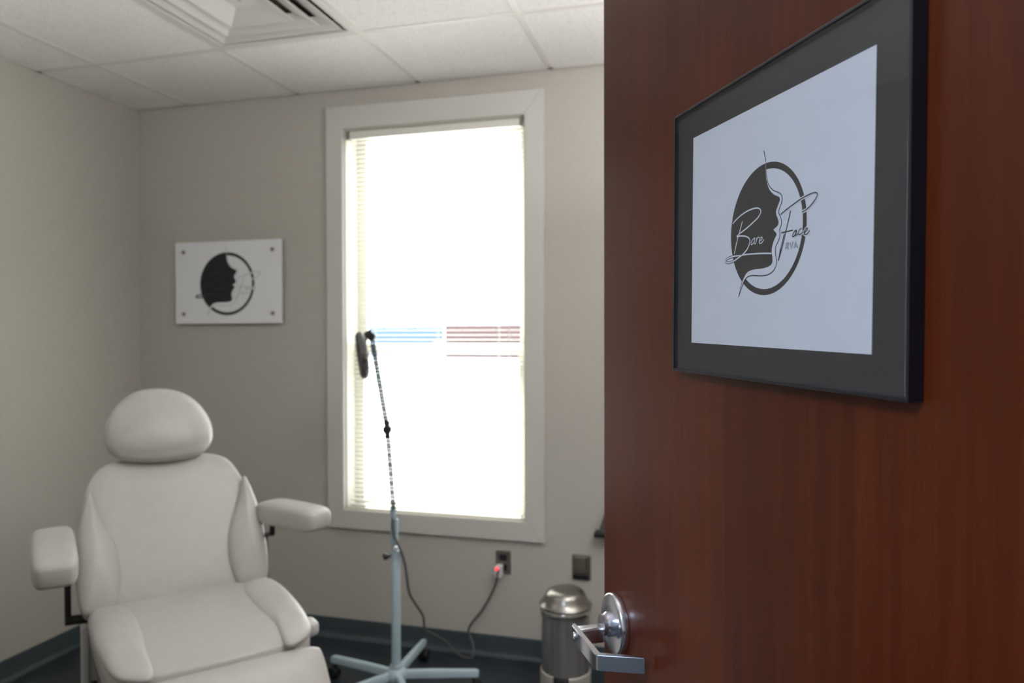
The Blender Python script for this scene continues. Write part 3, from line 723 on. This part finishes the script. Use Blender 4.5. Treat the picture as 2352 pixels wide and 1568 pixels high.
bm = bmesh.new(); lathe(bm, [(0, -.014), (.016, -.014), (.018, -.008), (.018, .008), (.016, .014), (0, .014)], 24, axis_mat(P1, (.3, -1, 0))); box(bm, P1.x-.009, P1.x+.009, P1.y-.008, P1.y+.008, P1.z-.035, P1.z+.035, .003)
me('elbow_joint', bm, M['black'], lp, smooth='auto')
bm = bmesh.new(); lathe(bm, [(0, -.014), (.015, -.014), (.017, -.006), (.017, .006), (.015, .014), (0, .014)], 24, axis_mat(P2, (.3, -1, 0)))
tube(bm, [P2, P2+Vector((-.004, -.008, .022)), P2+Vector((-.014, -.018, .012)), P2+Vector((-.018, -.026, -.03))], .008, 10)
me('neck_joint', bm, M['darkmetal'], lp, smooth='auto')
# round head seen nearly edge-on
hc = P2+Vector((-.022, -.035, -.072)); hax = Vector((.84, .50, .12))
mx = axis_mat(hc, hax)
me('head_ring', lathe(bmesh.new(), [(.052, -.014), (.080, -.016), (.090, -.009), (.092, .004), (.085, .014), (.070, .018), (.052, .016), (.050, .0), (.052, -.014)], 48, mx), M['lampgrey'], lp, smooth='auto')
me('magnifier_lens', lathe(bmesh.new(), [(0, -.008), (.03, -.006), (.0525, -.001), (.0525, .001), (.03, .006), (0, .008)], 48, mx), M['pane'], lp, smooth=True)
me('head_handle', B(hc.x-.012+.052, hc.x+.012+.052, hc.y-.098, hc.y-.066, hc.z-.01, hc.z+.014, .004), M['lampgrey'], lp, smooth='auto')

# power cable from the lamp pole to the socket
def onY(u, v, y):
    d = fw + rt*((u-1176)/F_PX) - up*((v-784)/F_PX); k = y/d.y; return Vector((d.x*k, y, CAM_H+d.z*k))
def onZ(u, v, z):
    d = fw + rt*((u-1176)/F_PX) - up*((v-784)/F_PX); k = (z-CAM_H)/d.z; return Vector((d.x*k, d.y*k, z))
cabpx = [(903, 1190, 2.61), (905, 1225, 2.602), (918, 1258, 2.603), (930, 1295, 2.62), (937, 1345, 2.66), (943, 1368, 2.70), (958, 1392, 2.76), (972, 1415, 2.82), (977, 1445, 2.88), (1000, 1458, 2.93), (1025, 1474, 2.97), (1048, 1497, 2.99)]
cabpts = [onY(*p) for p in cabpx] + [onZ(1062, 1508, .005), onZ(1082, 1510, .006)] + [onY(1087, 1498, 3.01), onY(1086, 1478, 3.03), onY(1076, 1450, 3.04), onY(1084, 1430, 3.04), onY(1108, 1400, 3.035), onY(1128, 1365, 3.03), onY(1140, 1335, 3.02), onY(1144, 1312, 3.01), onY(1149, 1306, 3.022)]
cabpts = [Vector((p.x-LX, p.y-LY, max(p.z, .0055))) for p in cabpts]
me('power_cord', tube(bmesh.new(), catmull(cabpts, 6), .0052, 10), M['cable'], lp, smooth=True)

# wall outlet with a lit plug adapter
OX, OZ = -.8745, .4194
ot = thing('wall_outlet', 'brown metal wall outlet plate under the window with a plug in it', 'outlet', (OX, YB, OZ))
me('cover_plate', B(-.0335, .0335, -.006, 0, -.0515, .0515, .003), M['plate'], ot)
for z in (.020, -.022):
    so_ = me('socket', B(-.017, .017, -.0085, -.006, z-.0145, z+.0145, .003), M['black'], ot)
pa = thing('plug_adapter', 'small white plug with a glowing red light in the outlet', 'plug', (OX-.012, YB-.009, OZ-.030))
me('plug_body', B(-.015, .015, -.042, 0, -.026, .024, .004), M['white'], pa)
me('indicator_light', lathe(bmesh.new(), [(0, 0), (.0085, 0), (.0085, .002), (.006, .004), (0, .0045)], 20, axis_mat((-.003, -.042, .014), (0, -1, 0))), M['red'], pa, smooth='auto')
# second wall plate
bp = thing('blank_wall_plate', 'brown metal wall plate with a dark lower slot above the trash can', 'wall plate', (-.5268, YB, .4245))
me('cover_plate', B(-.040, .040, -.006, 0, -.053, .055, .003), M['plate'], bp)
me('raised_insert', B(-.030, .024, -.012, -.006, -.026, .047, .003), M['plate'], bp)
me('lower_slot', B(-.036, .030, -.012, -.006, -.050, -.030, .002), M['black'], bp)
# wall-mounted holder whose corner shows past the door
wh = thing('wall_holder', 'dark wedge-shaped wall holder peeking out beside the door edge', 'holder', (-.40, YB, .58))
bm = bmesh.new(); prism(bm, [(-.048, .012), (-.020, .10), (.13, .10), (.13, .012)], .05, lambda a, b, c_: Vector((a, -c_, b))); me('holder_body', bm, M['lampgrey'], wh)
me('holder_lip', B(-.066, .13, -.06, 0, -.008, .012, .004), M['black'], wh)

# ------------------------------------------------------------------ pedal bin
BX, BY = -.538, 2.76
tb = thing('trash_can', 'round brushed steel pedal trash can against the back wall beside the door', 'trash can', (BX, BY, 0))
rb = .100
me('body', lathe(bmesh.new(), [(0, .125), (rb-.008, .125), (rb-.006, .345), (rb-.006, .352), (0, .352)], 64), M['steel'], tb, smooth='auto')
me('rim_collar', lathe(bmesh.new(), [(rb-.008, .346), (rb-.001, .347), (rb, .353), (rb, .366), (rb-.002, .369), (rb-.01, .369)], 64), M['brushed'], tb, smooth='auto')
me('lid', lathe(bmesh.new(), [(rb-.004, .3695), (rb+.001, .371), (rb+.002, .378), (rb-.006, .386), (rb-.014, .396), (rb-.020, .412), (rb-.027, .425), (rb-.045, .434), (rb-.07, .438), (0, .439)], 64), M['lid'], tb, smooth='auto')
bm = bmesh.new(); n = 64
prev = None
for i in range(n+1):
    a = math.radians(-90+18) + (2*PI-math.radians(36))*i/n
    q = [bm.verts.new((math.cos(a)*r_, math.sin(a)*r_, z_)) for r_, z_ in ((rb-.006, .0), (rb-.002, .0), (rb-.002, .124), (rb-.006, .128))]
    if prev:
        for k in range(4): bm.faces.new((prev[k], prev[(k+1) % 4], q[(k+1) % 4], q[k]))
    else: bm.faces.new(q)
    prev = q
bm.faces.new(prev)
me('skirt', bm, M['skirt'], tb, smooth='auto')
me('foot_base', lathe(bmesh.new(), [(0, 0), (rb-.008, 0), (rb-.008, .125), (0, .125)], 48), M['black'], tb, smooth='auto')
bm = bmesh.new(); box(bm, -.024, .024, -rb-.004, -rb+.02, .02, .122, .004); box(bm, -.022, .022, -rb-.045, -rb+.01, .012, .022, .004); me('pedal', bm, M['black'], tb, smooth='auto')

# foot pedal on the floor by the left wall
fp = thing('foot_pedal', 'round dark foot pedal with a grey rim on the floor left of the chair', 'pedal', (-2.577, 2.20, 0))
me('pedal_disc', lathe(bmesh.new(), [(0, 0), (.062, 0), (.062, .03), (.050, .034), (.048, .028), (0, .026)], 40), M['black'], fp, smooth='auto')
me('rim', lathe(bmesh.new(), [(.058, .0305), (.064, .031), (.066, .036), (.063, .041), (.057, .040), (.056, .034), (.058, .0305)], 40), M['plastic'], fp, smooth='auto')
